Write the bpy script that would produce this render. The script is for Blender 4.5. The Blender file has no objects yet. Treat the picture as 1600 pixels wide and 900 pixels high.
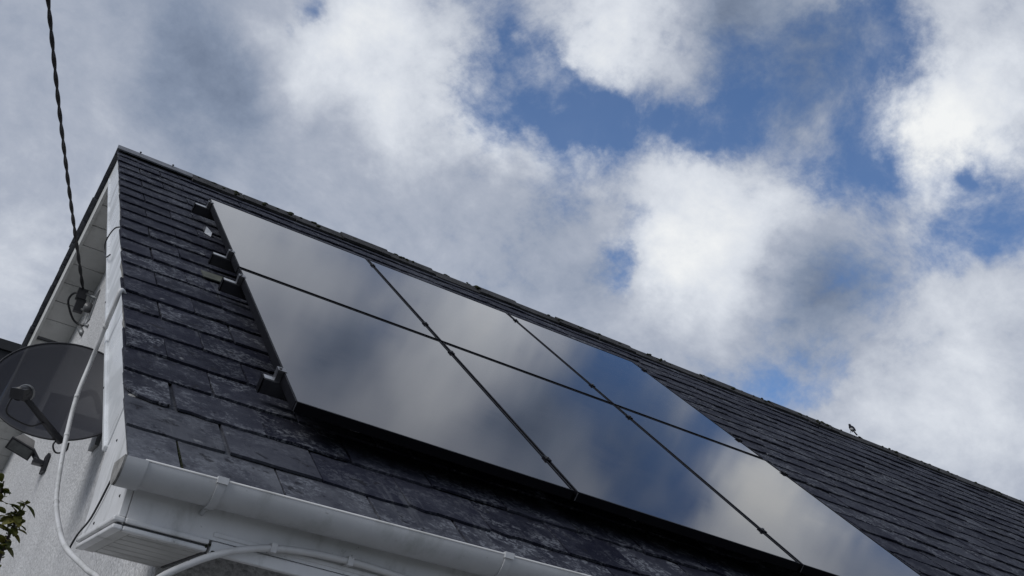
import bpy, math, random
from mathutils import Vector, Matrix, noise as mnoise

R = math.radians
scene = bpy.context.scene
COL = scene.collection

# ------------------------------------------------------------------ camera
cam_data = bpy.data.cameras.new('camera')
cam_data.sensor_width = 36.0
cam_data.lens = 39.05
cam_data.clip_start = 0.05
cam_data.clip_end = 3000.0
cam = bpy.data.objects.new('camera', cam_data)
COL.objects.link(cam)
cam.matrix_world = Matrix(((0.85273, -0.33988, -0.39666, -0.923),
                           (-0.49624, -0.29000, -0.81832, -3.287),
                           (0.16310, 0.89464, -0.41596, 1.750),
                           (0, 0, 0, 1)))
scene.camera = cam

# ------------------------------------------------------------------ sky
SUN_DIR = Vector((-0.74, -0.22, 0.62)).normalized()      # towards the sun
sun_el = math.asin(SUN_DIR.z)
sun_az = math.atan2(SUN_DIR.x, SUN_DIR.y)

world = bpy.data.worlds.new('World')
scene.world = world
world.use_nodes = True
wt = world.node_tree
wt.nodes.clear()

# broken cloud: direction (x, y, z), sharpness, amount
CLOUD_COVER = [
    (0.337196, 0.737562, 0.585065, 654, -1.40),
    (0.311083, 0.777302, 0.546835, 778, -1.40),
    (0.373050, 0.739383, 0.560487, 778, -1.10),
    (0.415060, 0.726891, 0.547133, 1162, -1.00),
    (0.429437, 0.710086, 0.557998, 1303, -0.70),
    (0.465409, 0.683652, 0.562152, 1303, -0.55),
    (0.494926, 0.666392, 0.557647, 1043, -0.90),
    (0.511774, 0.647206, 0.564988, 1162, -0.75),
    (0.463023, 0.621020, 0.632411, 712, -0.50),
    (0.507751, 0.601087, 0.617158, 498, -0.30),
    (0.555956, 0.550154, 0.623092, 712, -1.00),
    (0.547260, 0.587369, 0.596242, 712, -0.90),
    (0.587383, 0.591704, 0.552149, 744, -0.65),
    (0.508815, 0.623891, 0.593184, 744, -0.25),
    (0.588604, 0.617177, 0.522148, 941, -0.75),
    (0.558579, 0.629519, 0.540088, 941, -0.15),
    (0.692993, 0.518097, 0.501335, 712, -0.95),
    (0.668425, 0.574003, 0.473000, 712, -0.75),
    (0.467655, 0.760830, 0.449929, 2228, -0.95),
    (0.468277, 0.735456, 0.489715, 2228, -0.60),
    (0.141036, 0.799418, 0.583986, 2228, -0.80),
    (0.621607, 0.694182, 0.362928, 1303, -0.60),
    (0.654303, 0.545639, 0.523608, 3766, -0.70),
    (0.662492, 0.618954, 0.421901, 498, -0.40),
    (0.687765, 0.545130, 0.479388, 1674, -0.40),
    (0.640006, 0.668123, 0.379479, 1674, -0.40),
    (0.387426, 0.679353, 0.623201, 418, 0.50),
    (0.627623, 0.516565, 0.582451, 307, 0.50),
    (0.536514, 0.714988, 0.448270, 235, 0.50),
    (0.314854, 0.765484, 0.561161, 3766, 0.50),
    (0.125341, 0.872321, 0.472595, 22, 0.45),
    (0.711334, 0.607330, 0.353771, 124, 0.35),
    (0.542198, 0.569320, 0.617978, 307, -0.20),
    (0.712097, 0.471268, 0.520408, 603, -0.32),
    (0.452140, 0.668376, 0.590630, 498, -0.08),
]
CLOUD_LIGHT = [
    (0.117827, 0.825796, 0.551523, 744, 0.16),
    (0.166148, 0.830566, 0.531559, 603, 0.26),
    (0.191427, 0.789396, 0.583275, 418, 0.34),
    (0.248865, 0.808268, 0.533637, 603, 0.28),
    (0.330100, 0.785383, 0.523648, 854, 0.34),
    (0.390465, 0.752976, 0.529683, 854, 0.34),
    (0.254403, 0.766567, 0.589622, 418, 0.20),
    (0.401290, 0.677981, 0.615879, 235, 0.28),
    (0.499001, 0.729673, 0.467520, 744, 0.34),
    (0.552759, 0.714469, 0.428943, 603, 0.24),
    (0.547781, 0.681296, 0.485562, 418, 0.30),
    (0.610242, 0.508223, 0.607712, 235, 0.26),
    (0.630183, 0.557783, 0.540137, 603, 0.34),
    (0.657944, 0.504256, 0.559317, 603, 0.14),
    (0.717960, 0.587013, 0.374098, 105, 0.14),
    (0.686439, 0.639091, 0.346934, 235, 0.13),
    (0.474570, 0.703676, 0.528794, 418, 0.18),
    (0.008705, 0.946720, 0.321940, 307, 0.12),
    (0.089280, 0.851192, 0.517205, 307, -0.20),
    (0.056153, 0.875302, 0.480305, 186, -0.08),
    (0.153743, 0.853982, 0.497068, 418, -0.12),
    (0.207766, 0.854639, 0.475841, 235, -0.06),
    (0.431557, 0.791212, 0.433292, 307, -0.12),
    (0.601928, 0.656906, 0.454046, 418, -0.22),
    (0.628322, 0.651487, 0.425178, 418, -0.18),
    (0.297651, 0.836048, 0.460898, 186, -0.04),
    (0.172634, 0.728786, 0.662623, 235, 0.32),
    (0.296441, 0.703022, 0.646438, 235, 0.12),
    (0.349736, 0.640274, 0.683911, 498, 0.22),
    (0.624323, 0.535513, 0.568724, 307, 0.26),
    (0.269686, 0.661008, 0.700241, 854, -0.42),
    (0.450770, 0.613481, 0.648419, 498, -0.48),
    (0.460200, 0.665567, 0.587568, 498, -0.15),
    (0.384635, 0.686908, 0.616614, 418, 0.16),
    (0.219038, 0.688821, 0.691049, 418, 0.06),
    (0.525523, 0.612163, 0.590833, 418, -0.25),
    (0.542198, 0.569320, 0.617978, 418, -0.30),
]


class NT:
    """small node helper"""
    def __init__(self, tree):
        self.t = tree
    def n(self, kind, **kw):
        nd = self.t.nodes.new(kind)
        for k, v in kw.items():
            setattr(nd, k, v)
        return nd
    def put(self, sock, v):
        if hasattr(v, 'is_linked') or isinstance(v, bpy.types.NodeSocket):
            self.t.links.new(v, sock)
        else:
            sock.default_value = v
    def math(self, op, a, b=0.0, c=0.0, clamp=False):
        nd = self.n('ShaderNodeMath', operation=op, use_clamp=clamp)
        self.put(nd.inputs[0], a)
        self.put(nd.inputs[1], b)
        self.put(nd.inputs[2], c)
        return nd.outputs[0]
    def vec(self, op, a, b=None, s=None):
        nd = self.n('ShaderNodeVectorMath', operation=op)
        self.put(nd.inputs[0], a)
        if b is not None:
            self.put(nd.inputs[1], b)
        if s is not None:
            self.put(nd.inputs['Scale'], s)
        return nd.outputs['Value'] if op in ('DOT_PRODUCT', 'LENGTH') else nd.outputs['Vector']
    def noise(self, vec, scale, detail=6.0, rough=0.55, dist=0.0, color=False):
        nd = self.n('ShaderNodeTexNoise')
        if vec is not None:
            self.put(nd.inputs['Vector'], vec)
        nd.inputs['Scale'].default_value = scale
        nd.inputs['Detail'].default_value = detail
        nd.inputs['Roughness'].default_value = rough
        nd.inputs['Distortion'].default_value = dist
        return nd.outputs['Color'] if color else nd.outputs['Fac']
    def smooth(self, v, a, b, lo=0.0, hi=1.0):
        nd = self.n('ShaderNodeMapRange', interpolation_type='SMOOTHSTEP')
        self.put(nd.inputs['Value'], v)
        nd.inputs['From Min'].default_value = a
        nd.inputs['From Max'].default_value = b
        nd.inputs['To Min'].default_value = lo
        nd.inputs['To Max'].default_value = hi
        return nd.outputs[0]
    def mix(self, fac, a, b, mode='MIX'):
        nd = self.n('ShaderNodeMix', data_type='RGBA', blend_type=mode)
        self.put(nd.inputs[0], fac)
        self.put(nd.inputs[6], a if not isinstance(a, tuple) else (*a, 1.0)[:4])
        self.put(nd.inputs[7], b if not isinstance(b, tuple) else (*b, 1.0)[:4])
        return nd.outputs[2]
    def ramp(self, v, stops):
        nd = self.n('ShaderNodeValToRGB')
        self.put(nd.inputs[0], v)
        e = nd.color_ramp.elements
        while len(e) < len(stops):
            e.new(0.5)
        for el, (p, c) in zip(e, stops):
            el.position = p
            el.color = (*c, 1.0)
        return nd.outputs[0]

w = NT(wt)
STRENGTH = 0.10
sky = w.n('ShaderNodeTexSky', sky_type='NISHITA', sun_disc=False)
sky.sun_elevation = sun_el
sky.sun_rotation = sun_az
sky.air_density = 1.0
sky.dust_density = 0.6
sky.ozone_density = 2.0
tc = w.n('ShaderNodeTexCoord')
direc = tc.outputs['Generated']
# drift of the directions so that the cloud edges are ragged
wob1 = w.vec('SUBTRACT', w.noise(direc, 11.0, 6.0, 0.62, color=True), (0.5, 0.5, 0.5))
wdir = w.vec('NORMALIZE', w.vec('ADD', direc, w.vec('SCALE', wob1, s=0.10)))
def blobs(lst, start):
    acc = start
    for x, y, z, k, a in lst:
        d = w.vec('DOT_PRODUCT', wdir, (x, y, z))
        g = w.math('EXPONENT', w.math('MULTIPLY_ADD', d, 2.0 * k, -2.0 * k))
        acc = w.math('MULTIPLY_ADD', g, a, acc)
    return acc
# flattened dome for the cloud noise
sep = w.n('ShaderNodeSeparateXYZ')
w.put(sep.inputs[0], direc)
den = w.math('ADD', w.math('ABSOLUTE', sep.outputs['Z']), 1.0)
flat = w.vec('SCALE', direc, s=w.math('DIVIDE', 1.0, den))
f_big = w.noise(flat, 4.0, 5.0, 0.60, 0.2)
f_mid = w.noise(flat, 10.5, 9.0, 0.64, 0.2)
f_fine = w.noise(w.vec('ADD', flat, (7.7, 0.3, 2.2)), 27.0, 8.0, 0.68, 0.3)
f_lit = w.noise(w.vec('ADD', flat, (3.1, 1.7, 0.4)), 5.5, 7.0, 0.5, 0.2)
shape = w.math('MINIMUM', w.math('MAXIMUM', blobs(CLOUD_COVER, 0.0), -0.86), 0.45)
cover = w.math('MULTIPLY_ADD', w.math('SUBTRACT', f_big, 0.5), 1.2, 0.92)
cover = w.math('MULTIPLY_ADD', w.math('SUBTRACT', f_mid, 0.5), 3.6, cover)
cover = w.math('MULTIPLY_ADD', w.math('SUBTRACT', f_fine, 0.5), 0.9, cover)
cover = w.math('ADD', shape, cover)
alpha = w.smooth(cover, -0.30, 0.85, 0.05, 1.0)
light = w.math('MULTIPLY_ADD', w.math('SUBTRACT', f_lit, 0.5), 0.30, 0.48)
light = w.math('MULTIPLY_ADD', w.math('SUBTRACT', f_mid, 0.5), 0.80, light)
light = w.math('MULTIPLY_ADD', w.math('SUBTRACT', f_fine, 0.5), 0.22, light)
light = blobs(CLOUD_LIGHT, light)
cloud = w.ramp(light, [(0.0, (0.105, 0.140, 0.215)), (0.25, (0.215, 0.262, 0.355)),
                       (0.5, (0.370, 0.408, 0.490)), (0.78, (0.635, 0.670, 0.730)), (1.0, (0.82, 0.835, 0.84))])
cloud10 = w.vec('SCALE', cloud, s=1.0 / STRENGTH)
blue = w.mix(1.0, sky.outputs[0], (0.76, 0.94, 1.16), 'MULTIPLY')
final = w.mix(alpha, blue, cloud10)
bg = w.n('ShaderNodeBackground')
w.put(bg.inputs['Color'], final)
bg.inputs['Strength'].default_value = STRENGTH
wo = w.n('ShaderNodeOutputWorld')
wt.links.new(bg.outputs[0], wo.inputs['Surface'])
world.cycles.sampling_method = 'MANUAL'
world.cycles.sample_map_resolution = 512

# ------------------------------------------------------------------ veiled sun
sd = bpy.data.lights.new('sun', 'SUN')
sd.energy = 1.5
sd.angle = R(30)
sd.color = (1.0, 0.985, 0.965)
sun = bpy.data.objects.new('sun', sd)
COL.objects.link(sun)
sun.location = (-20, -16, 24)
sun.rotation_euler = SUN_DIR.to_track_quat('Z', 'Y').to_euler()

cy = scene.cycles
cy.max_bounces = 5
cy.diffuse_bounces = 3
cy.glossy_bounces = 3
cy.transmission_bounces = 2
cy.transparent_max_bounces = 6

# ------------------------------------------------------------------ exposure
vs = scene.view_settings
vs.view_transform = 'Standard'
vs.look = 'None'
vs.exposure = 0.12
vs.gamma = 1.0
vs.use_curve_mapping = False

# ================================================================== helpers
PITCH = R(33.5)
CP, SP = math.cos(PITCH), math.sin(PITCH)
Z0 = 2.77
def rw(u, v, n):
    """roof coordinates (along the eave, up the slope, out of the slope) to the world"""
    return Vector((u, v * CP - n * SP, v * SP + n * CP + Z0))
ROOF_M = Matrix(((1, 0, 0, 0), (0, CP, -SP, 0), (0, SP, CP, Z0), (0, 0, 0, 1)))

class MB:
    """collects shapes of ONE piece"""
    def __init__(self):
        self.v, self.f = [], []
    def add(self, vs, fs):
        b = len(self.v)
        self.v += [Vector(p) for p in vs]
        self.f += [tuple(i + b for i in f) for f in fs]
        return self
    def hexa(self, p):
        return self.add(p, [(0, 3, 2, 1), (4, 5, 6, 7), (0, 1, 5, 4), (1, 2, 6, 5), (2, 3, 7, 6), (3, 0, 4, 7)])
    def box(self, a, b, M=None):
        (x0, y0, z0), (x1, y1, z1) = a, b
        p = [Vector(q) for q in ((x0, y0, z0), (x1, y0, z0), (x1, y1, z0), (x0, y1, z0),
                                 (x0, y0, z1), (x1, y0, z1), (x1, y1, z1), (x0, y1, z1))]
        if M is not None:
            p = [M @ q for q in p]
        return self.hexa(p)
    def prism(self, poly, ext):
        """closed polygon extruded by the vector ext"""
        n = len(poly)
        ext = Vector(ext)
        a = [Vector(p) for p in poly]
        b = [p + ext for p in a]
        return self.add(a + b, [tuple(range(n))[::-1], tuple(range(n, 2 * n))] +
                        [(i, (i + 1) % n, n + (i + 1) % n, n + i) for i in range(n)])
    def sweep(self, prof, a, b):
        """closed profile (list of vectors) swept from offset a to b"""
        n = len(prof)
        return self.add([Vector(p) + Vector(a) for p in prof] + [Vector(p) + Vector(b) for p in prof],
                        [tuple(range(n))[::-1], tuple(range(n, 2 * n))] +
                        [(i, (i + 1) % n, n + (i + 1) % n, n + i) for i in range(n)])
    def tube(self, pts, r, seg=8, caps=True):
        pts = [Vector(p) for p in pts]
        rr = r if isinstance(r, (list, tuple)) else [r] * len(pts)
        up = None
        rings = []
        for i, p in enumerate(pts):
            t = (pts[min(i + 1, len(pts) - 1)] - pts[max(i - 1, 0)]).normalized()
            if up is None:
                up = t.orthogonal().normalized()
            up = (up - t * up.dot(t)).normalized()
            s = t.cross(up)
            rings.append([p + (up * math.cos(2 * math.pi * k / seg) + s * math.sin(2 * math.pi * k / seg)) * rr[i]
                          for k in range(seg)])
        vs_ = [q for ring in rings for q in ring]
        fs = [(i * seg + k, i * seg + (k + 1) % seg, (i + 1) * seg + (k + 1) % seg, (i + 1) * seg + k)
              for i in range(len(pts) - 1) for k in range(seg)]
        if caps:
            fs += [tuple(range(seg))[::-1], tuple((len(pts) - 1) * seg + k for k in range(seg))]
        return self.add(vs_, fs)
    def lathe(self, prof, M, seg=32):
        """profile of (radius, height) turned about M's z axis"""
        vs_ = [M @ Vector((r * math.cos(2 * math.pi * k / seg), r * math.sin(2 * math.pi * k / seg), h))
               for r, h in prof for k in range(seg)]
        fs = [(i * seg + k, i * seg + (k + 1) % seg, (i + 1) * seg + (k + 1) % seg, (i + 1) * seg + k)
              for i in range(len(prof) - 1) for k in range(seg)]
        return self.add(vs_, fs)
    def ball(self, c, rad, M=None, seg=10, rings=6):
        c = Vector(c)
        vs_, fs = [], []
        for i in range(rings + 1):
            th = math.pi * i / rings
            for k in range(seg):
                ph = 2 * math.pi * k / seg
                q = Vector((rad[0] * math.sin(th) * math.cos(ph), rad[1] * math.sin(th) * math.sin(ph), rad[2] * math.cos(th)))
                vs_.append(c + (M @ q if M is not None else q))
        for i in range(rings):
            for k in range(seg):
                fs.append((i * seg + k, (i + 1) * seg + k, (i + 1) * seg + (k + 1) % seg, i * seg + (k + 1) % seg))
        return self.add(vs_, fs)
    def mesh(self, name, mat, smooth=False):
        me = bpy.data.meshes.new(name)
        me.from_pydata([tuple(p) for p in self.v], [], self.f)
        me.update()
        if mat:
            me.materials.append(mat)
        if smooth:
            for p in me.polygons:
                p.use_smooth = True
        return me

def smooth_by_angle(o, deg=35):
    me = o.data
    for p in me.polygons:
        p.use_smooth = True
    import bmesh
    bm = bmesh.new()
    bm.from_mesh(me)
    for e in bm.edges:
        if len(e.link_faces) == 2 and e.calc_face_angle(0.0) > R(deg):
            e.smooth = False
    bm.to_mesh(me)
    bm.free()

def bevel(o, width, seg=2):
    m = o.modifiers.new('bevel', 'BEVEL')
    m.width = width
    m.segments = seg
    m.limit_method = 'ANGLE'
    m.angle_limit = R(40)
    return o

def link(o, parent=None):
    COL.objects.link(o)
    if parent is not None:
        o.parent = parent
        if parent.type == 'EMPTY':
            o.matrix_parent_inverse = Matrix.Translation(-parent.location)
    return o

def part(name, mb, mat, parent, smooth=False, angle=None):
    o = bpy.data.objects.new(name, mb.mesh(name, mat, smooth))
    link(o, parent)
    if angle:
        smooth_by_angle(o, angle)
    return o

def tag(o, label, cat, group=None):
    o['label'] = label
    o['category'] = cat
    if group:
        o['group'] = group
    return o

def thing(name, loc, label, cat, group=None):
    o = bpy.data.objects.new(name, None)
    o.location = loc
    o.empty_display_size = 0.1
    COL.objects.link(o)
    return tag(o, label, cat, group)

def spline(pts, n=8):
    """Catmull-Rom through the points"""
    P = [Vector(p) for p in pts]
    P = [P[0] * 2 - P[1]] + P + [P[-1] * 2 - P[-2]]
    out = []
    for i in range(1, len(P) - 2):
        a, b, c, d = P[i - 1:i + 3]
        for k in range(n):
            t = k / n
            out.append(0.5 * (2 * b + (c - a) * t + (2 * a - 5 * b + 4 * c - d) * t * t + (3 * b - a - 3 * c + d) * t ** 3))
    out.append(P[-2])
    return out

# ================================================================== materials
def material(name):
    m = bpy.data.materials.new(name)
    m.use_nodes = True
    t = NT(m.node_tree)
    b = m.node_tree.nodes['Principled BSDF']
    return m, t, b

def pos(t, sx=1.0, sy=1.0, sz=1.0):
    g = t.n('ShaderNodeNewGeometry').outputs['Position']
    return t.vec('MULTIPLY', g, (sx, sy, sz))

def bump(t, b, h, strength, dist):
    nd = t.n('ShaderNodeBump')
    nd.inputs['Strength'].default_value = strength
    nd.inputs['Distance'].default_value = dist
    t.put(nd.inputs['Height'], h)
    t.put(b.inputs['Normal'], nd.outputs[0])

def simple(name, col, rough=0.5, metal=0.0, spec=0.5, var=0.25, scale=14.0, bmp=0.15, bdist=0.002):
    m, t, b = material(name)
    p = pos(t)
    f = t.noise(p, scale, 6.0, 0.65)
    dark = tuple(c * (1 - var) for c in col)
    lite = tuple(min(1.0, c * (1 + var)) for c in col)
    t.put(b.inputs['Base Color'], t.mix(t.smooth(f, 0.3, 0.7), dark, lite))
    t.put(b.inputs['Roughness'], t.smooth(f, 0.2, 0.8, max(0.02, rough - 0.08), min(1.0, rough + 0.08)))
    b.inputs['Metallic'].default_value = metal
    b.inputs['Specular IOR Level'].default_value = spec
    bump(t, b, t.noise(p, scale * 8, 4.0, 0.6), bmp, bdist)
    return m

def make_slate_material():
    m, t, b = material('slate')
    info = t.n('ShaderNodeObjectInfo')
    att = t.n('ShaderNodeAttribute', attribute_name='piece')
    rnd = t.math('FRACT', t.math('ADD', info.outputs['Random'], att.outputs['Fac']))
    wash = t.n('ShaderNodeSeparateXYZ')
    t.put(wash.inputs[0], info.outputs['Color'])
    p = pos(t)
    pr = t.vec('ADD', p, t.vec('SCALE', (1.7, 3.1, 2.3), s=t.math('MULTIPLY', rnd, 9.0)))
    base = t.mix(rnd, (0.0055, 0.0063, 0.0140), (0.0125, 0.0136, 0.0250))
    base = t.mix(t.smooth(t.noise(pr, 6.0, 8.0, 0.72), 0.42, 0.74, 0.0, 0.75), base, (0.036, 0.038, 0.052))
    # pale weathered slates close to the eave
    base = t.mix(t.math('MULTIPLY', wash.outputs[0], t.smooth(t.noise(pr, 9.0, 7.0, 0.7), 0.32, 0.62, 0.35, 1.1)), base, (0.098, 0.103, 0.118))
    base = t.mix(t.smooth(rnd, 0.80, 1.0, 0.0, 0.20), base, (0.080, 0.084, 0.098))
    # dried lichen: patchy pale crust
    much = t.smooth(t.math('FRACT', t.math('MULTIPLY', rnd, 7.31)), 0.10, 1.0, 0.32, 1.0)
    l1 = t.smooth(t.noise(pr, 8.5, 6.0, 0.7, 0.6), 0.45, 0.58)
    l2 = t.smooth(t.noise(pr, 62.0, 7.0, 0.75), 0.46, 0.58)
    crust = t.math('MULTIPLY', t.math('MULTIPLY', l1, l2), t.math('MULTIPLY', much, 0.95))
    base = t.mix(crust, base, (0.150, 0.158, 0.178))
    # rain runs down the slope
    runs = t.math('MULTIPLY', t.smooth(t.noise(pos(t, 26.0, 2.2, 2.2), 1.0, 6.0, 0.7), 0.52, 0.66), t.smooth(t.noise(p, 2.3, 4.0, 0.6), 0.48, 0.62))
    base = t.mix(t.math('MULTIPLY', runs, 0.45), base, (0.105, 0.110, 0.122))
    fine = t.smooth(t.noise(pr, 110.0, 6.0, 0.75), 0.56, 0.70)
    base = t.mix(t.math('MULTIPLY', fine, 0.28), base, (0.10, 0.106, 0.125))
    # a few round pale colonies
    vor = t.n('ShaderNodeTexVoronoi')
    t.put(vor.inputs['Vector'], t.vec('ADD', pr, t.vec('SCALE', t.noise(pr, 42.0, 5.0, 0.7, color=True), s=0.07)))
    vor.inputs['Scale'].default_value = 11.0
    base = t.mix(t.math('MULTIPLY', t.smooth(vor.outputs['Distance'], 0.10, 0.20, 1.0, 0.0),
                        t.smooth(t.noise(p, 3.0, 2.0), 0.55, 0.62, 0.0, 0.7)), base, (0.20, 0.205, 0.215))
    # dark algae spots
    d = t.smooth(t.noise(pr, 19.0, 4.0, 0.6), 0.60, 0.68)
    base = t.mix(t.math('MULTIPLY', d, 0.75), base, (0.012, 0.012, 0.015))
    t.put(b.inputs['Base Color'], base)
    b.inputs['Roughness'].default_value = 0.70
    b.inputs['Specular IOR Level'].default_value = 0.06
    h = t.math('ADD', t.noise(pr, 30.0, 8.0, 0.7), t.math('MULTIPLY', t.noise(pr, 160.0, 3.0, 0.6), 0.4))
    bump(t, b, h, 0.55, 0.004)
    return m

def make_pvc_material(name, col, dirt_amt, rough=0.38):
    m, t, b = material(name)
    p = pos(t)
    base = t.mix(t.smooth(t.noise(p, 4.0, 6.0, 0.65), 0.3, 0.7), tuple(c * 0.86 for c in col), col)
    streak = t.noise(pos(t, 4.0, 4.0, 1.6), 2.2, 6.0, 0.65)
    if dirt_amt > 0.3:
        base = t.mix(t.math('MULTIPLY', t.smooth(streak, 0.50, 0.75), dirt_amt), base, (0.15, 0.16, 0.135))
    else:
        streak = t.noise(p, 3.0, 3.0, 0.5, 1.2)
        base = t.mix(t.smooth(streak, 0.45, 0.62, 0.0, 0.5), base, (0.36, 0.375, 0.39))
    specks = t.math('MULTIPLY', t.smooth(t.noise(p, 55.0, 5.0, 0.6), 0.63, 0.70), t.smooth(t.noise(p, 5.0, 3.0), 0.48, 0.62))
    base = t.mix(t.math('MULTIPLY', specks, min(1.0, dirt_amt * 1.3)), base, (0.05, 0.05, 0.045))
    t.put(b.inputs['Base Color'], base)
    t.put(b.inputs['Roughness'], t.smooth(streak, 0.3, 0.8, rough - 0.05, rough + 0.25))
    bump(t, b, t.noise(p, 60.0, 4.0, 0.6), 0.12, 0.001)
    return m

def make_render_material():
    m, t, b = material('roughcast_render')
    p = pos(t)
    vor = t.n('ShaderNodeTexVoronoi')
    t.put(vor.inputs['Vector'], p)
    vor.inputs['Scale'].default_value = 62.0
    g = t.noise(p, 48.0, 6.0, 0.75)
    big = t.noise(p, 1.6, 5.0, 0.6)
    base = t.mix(t.smooth(big, 0.3, 0.7), (0.53, 0.53, 0.535), (0.63, 0.63, 0.635))
    base = t.mix(t.smooth(g, 0.42, 0.66, 0.0, 0.75), base, (0.30, 0.30, 0.305))
    t.put(b.inputs['Base Color'], base)
    b.inputs['Roughness'].default_value = 0.9
    b.inputs['Specular IOR Level'].default_value = 0.2
    bump(t, b, t.math('ADD', t.math('MULTIPLY', vor.outputs['Distance'], -0.8), g), 0.8, 0.007)
    return m

def make_glass_material():
    m, t, b = material('solar_glass')
    p = pos(t)
    dust = t.noise(p, 3.0, 7.0, 0.7, 0.4)
    t.put(b.inputs['Base Color'], t.mix(t.smooth(dust, 0.4, 0.8, 0.0, 0.5), (0.004, 0.0040, 0.007), (0.022, 0.019, 0.021)))
    t.put(b.inputs['Roughness'], t.smooth(dust, 0.25, 0.8, 0.045, 0.085))
    b.inputs['IOR'].default_value = 1.66
    b.inputs['Specular Tint'].default_value = (0.955, 0.93, 1.0, 1)
    bump(t, b, t.noise(p, 1.4, 2.0, 0.4), 0.05, 0.004)
    return m

def make_dish_material():
    m, t, b = material('perforated_dish')
    b.inputs['Base Color'].default_value = (0.008, 0.009, 0.017, 1)
    b.inputs['Roughness'].default_value = 0.55
    tr = t.n('ShaderNodeBsdfTransparent')
    mx = t.n('ShaderNodeMixShader')
    mx.inputs[0].default_value = 0.045
    t.t.links.new(b.outputs[0], mx.inputs[1])
    t.t.links.new(tr.outputs[0], mx.inputs[2])
    t.t.links.new(mx.outputs[0], t.t.nodes['Material Output'].inputs['Surface'])
    return m

def make_leaf_material():
    m, t, b = material('leaf')
    info = t.n('ShaderNodeObjectInfo')
    f = t.noise(pos(t), 40.0, 4.0, 0.6)
    base = t.mix(info.outputs['Random'], (0.060, 0.092, 0.028), (0.230, 0.215, 0.055))
    base = t.mix(t.smooth(f, 0.45, 0.7, 0.0, 0.6), base, (0.050, 0.038, 0.020))
    t.put(b.inputs['Base Color'], base)
    b.inputs['Roughness'].default_value = 0.5
    tl = t.n('ShaderNodeBsdfTranslucent')
    t.put(tl.inputs['Color'], t.mix(0.5, base, (0.30, 0.30, 0.05)))
    mx = t.n('ShaderNodeMixShader')
    mx.inputs[0].default_value = 0.45
    t.t.links.new(b.outputs[0], mx.inputs[1])
    t.t.links.new(tl.outputs[0], mx.inputs[2])
    t.t.links.new(mx.outputs[0], t.t.nodes['Material Output'].inputs['Surface'])
    return m

SLATE = make_slate_material()
PVC = make_pvc_material('white_board', (0.72, 0.725, 0.735), 0.55)
BARGE = make_pvc_material('barge_plastic', (0.72, 0.735, 0.75), 0.22, 0.30)
PVC_GUTTER = make_pvc_material('gutter_plastic', (0.50, 0.51, 0.525), 0.40, 0.45)
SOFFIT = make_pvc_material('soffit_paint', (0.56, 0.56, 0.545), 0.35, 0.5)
SOFFIT_SHADE = simple('eave_shade_boards', (0.085, 0.088, 0.095), 0.7)  # eave shade put into the board colour; also darkens the board gaps
RENDER = make_render_material()
GLASS = make_glass_material()
FRAME = simple('black_anodised', (0.003, 0.003, 0.005), 0.55, 0.0, 0.10, 0.2)
BACKSHEET = simple('black_backsheet', (0.006, 0.006, 0.007), 0.8, 0.0, 0.2)
RAIL = simple('dark_rail', (0.020, 0.020, 0.024), 0.32, 0.0, 0.6)
STEEL = simple('clamp_metal', (0.20, 0.20, 0.21), 0.40, 1.0)
STAINLESS = simple('stainless_hook', (0.55, 0.55, 0.55), 0.35, 1.0)
LEAD = simple('weathered_lead', (0.105, 0.11, 0.125), 0.55, 0.0, 0.5, 0.3)
LEAD_GREEN = simple('stained_flashing', (0.085, 0.09, 0.075), 0.7, 0.0, 0.3, 0.35)
RIDGE = simple('ridge_clay', (0.032, 0.032, 0.034), 0.85, 0.0, 0.2, 0.5, 9.0, 0.7, 0.008)
MOSS = simple('moss', (0.026, 0.030, 0.016), 0.95, 0.0, 0.1, 0.5, 30.0, 0.8, 0.01)
DECK = simple('roof_underlay', (0.010, 0.010, 0.011), 0.9, 0.0, 0.1)
MORTAR = simple('verge_mortar', (0.26, 0.255, 0.245), 0.9, 0.0, 0.2, 0.3, 25.0, 0.6, 0.006)
CABLE_W = make_pvc_material('white_conduit', (0.60, 0.60, 0.60), 0.55, 0.45)
CABLE_B = simple('black_cable', (0.014, 0.014, 0.017), 0.5)
DISH = make_dish_material()
DISH_DARK = simple('dish_plastic', (0.016, 0.016, 0.020), 0.45)
GALV = simple('galvanised', (0.20, 0.205, 0.21), 0.5, 0.6)
LAMP_BODY = simple('floodlight_body', (0.16, 0.155, 0.15), 0.5)
LAMP_GLASS = simple('floodlight_glass', (0.10, 0.105, 0.105), 0.15)
PORCELAIN = simple('grey_insulator', (0.11, 0.11, 0.115), 0.4)
LEAF = make_leaf_material()
STEM = simple('woody_stem', (0.030, 0.024, 0.020), 0.8)
FEATHER = simple('dark_feathers', (0.022, 0.024, 0.034), 0.7, 0.0, 0.3, 0.4, 60.0)
FEATHER_PALE = simple('pale_belly', (0.34, 0.34, 0.34), 0.8)
BRICK = simple('brown_brick', (0.085, 0.050, 0.040), 0.9)
NEIGHBOUR_DARK = simple('dark_roof_edge', (0.014, 0.015, 0.018), 0.7)
BOUNCE_PALE = simple('bounce_concrete', (0.19, 0.188, 0.185), 0.9, 0.0, 0.2, 0.2, 2.0, 0.5, 0.01)  # pale surface of the added bounce slab
GRASS = simple('grass_ground', (0.055, 0.075, 0.03), 0.95, 0.0, 0.1, 0.4, 1.5, 0.6, 0.03)

# ================================================================== ground and neighbour
g = MB().box((-400, -400, -0.5), (400, 600, 0.0))
ground = part('ground', g, GRASS, None)
ground['kind'] = 'structure'
bounce_obj = part('bounce_slab', MB().box((-14.0, -12.0, 0.004), (18.0, 14.0, 0.06)), BOUNCE_PALE, None)  # unseen slab, added to bounce light up onto soffits, gutter and wall
bounce_obj['kind'] = 'structure'

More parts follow.
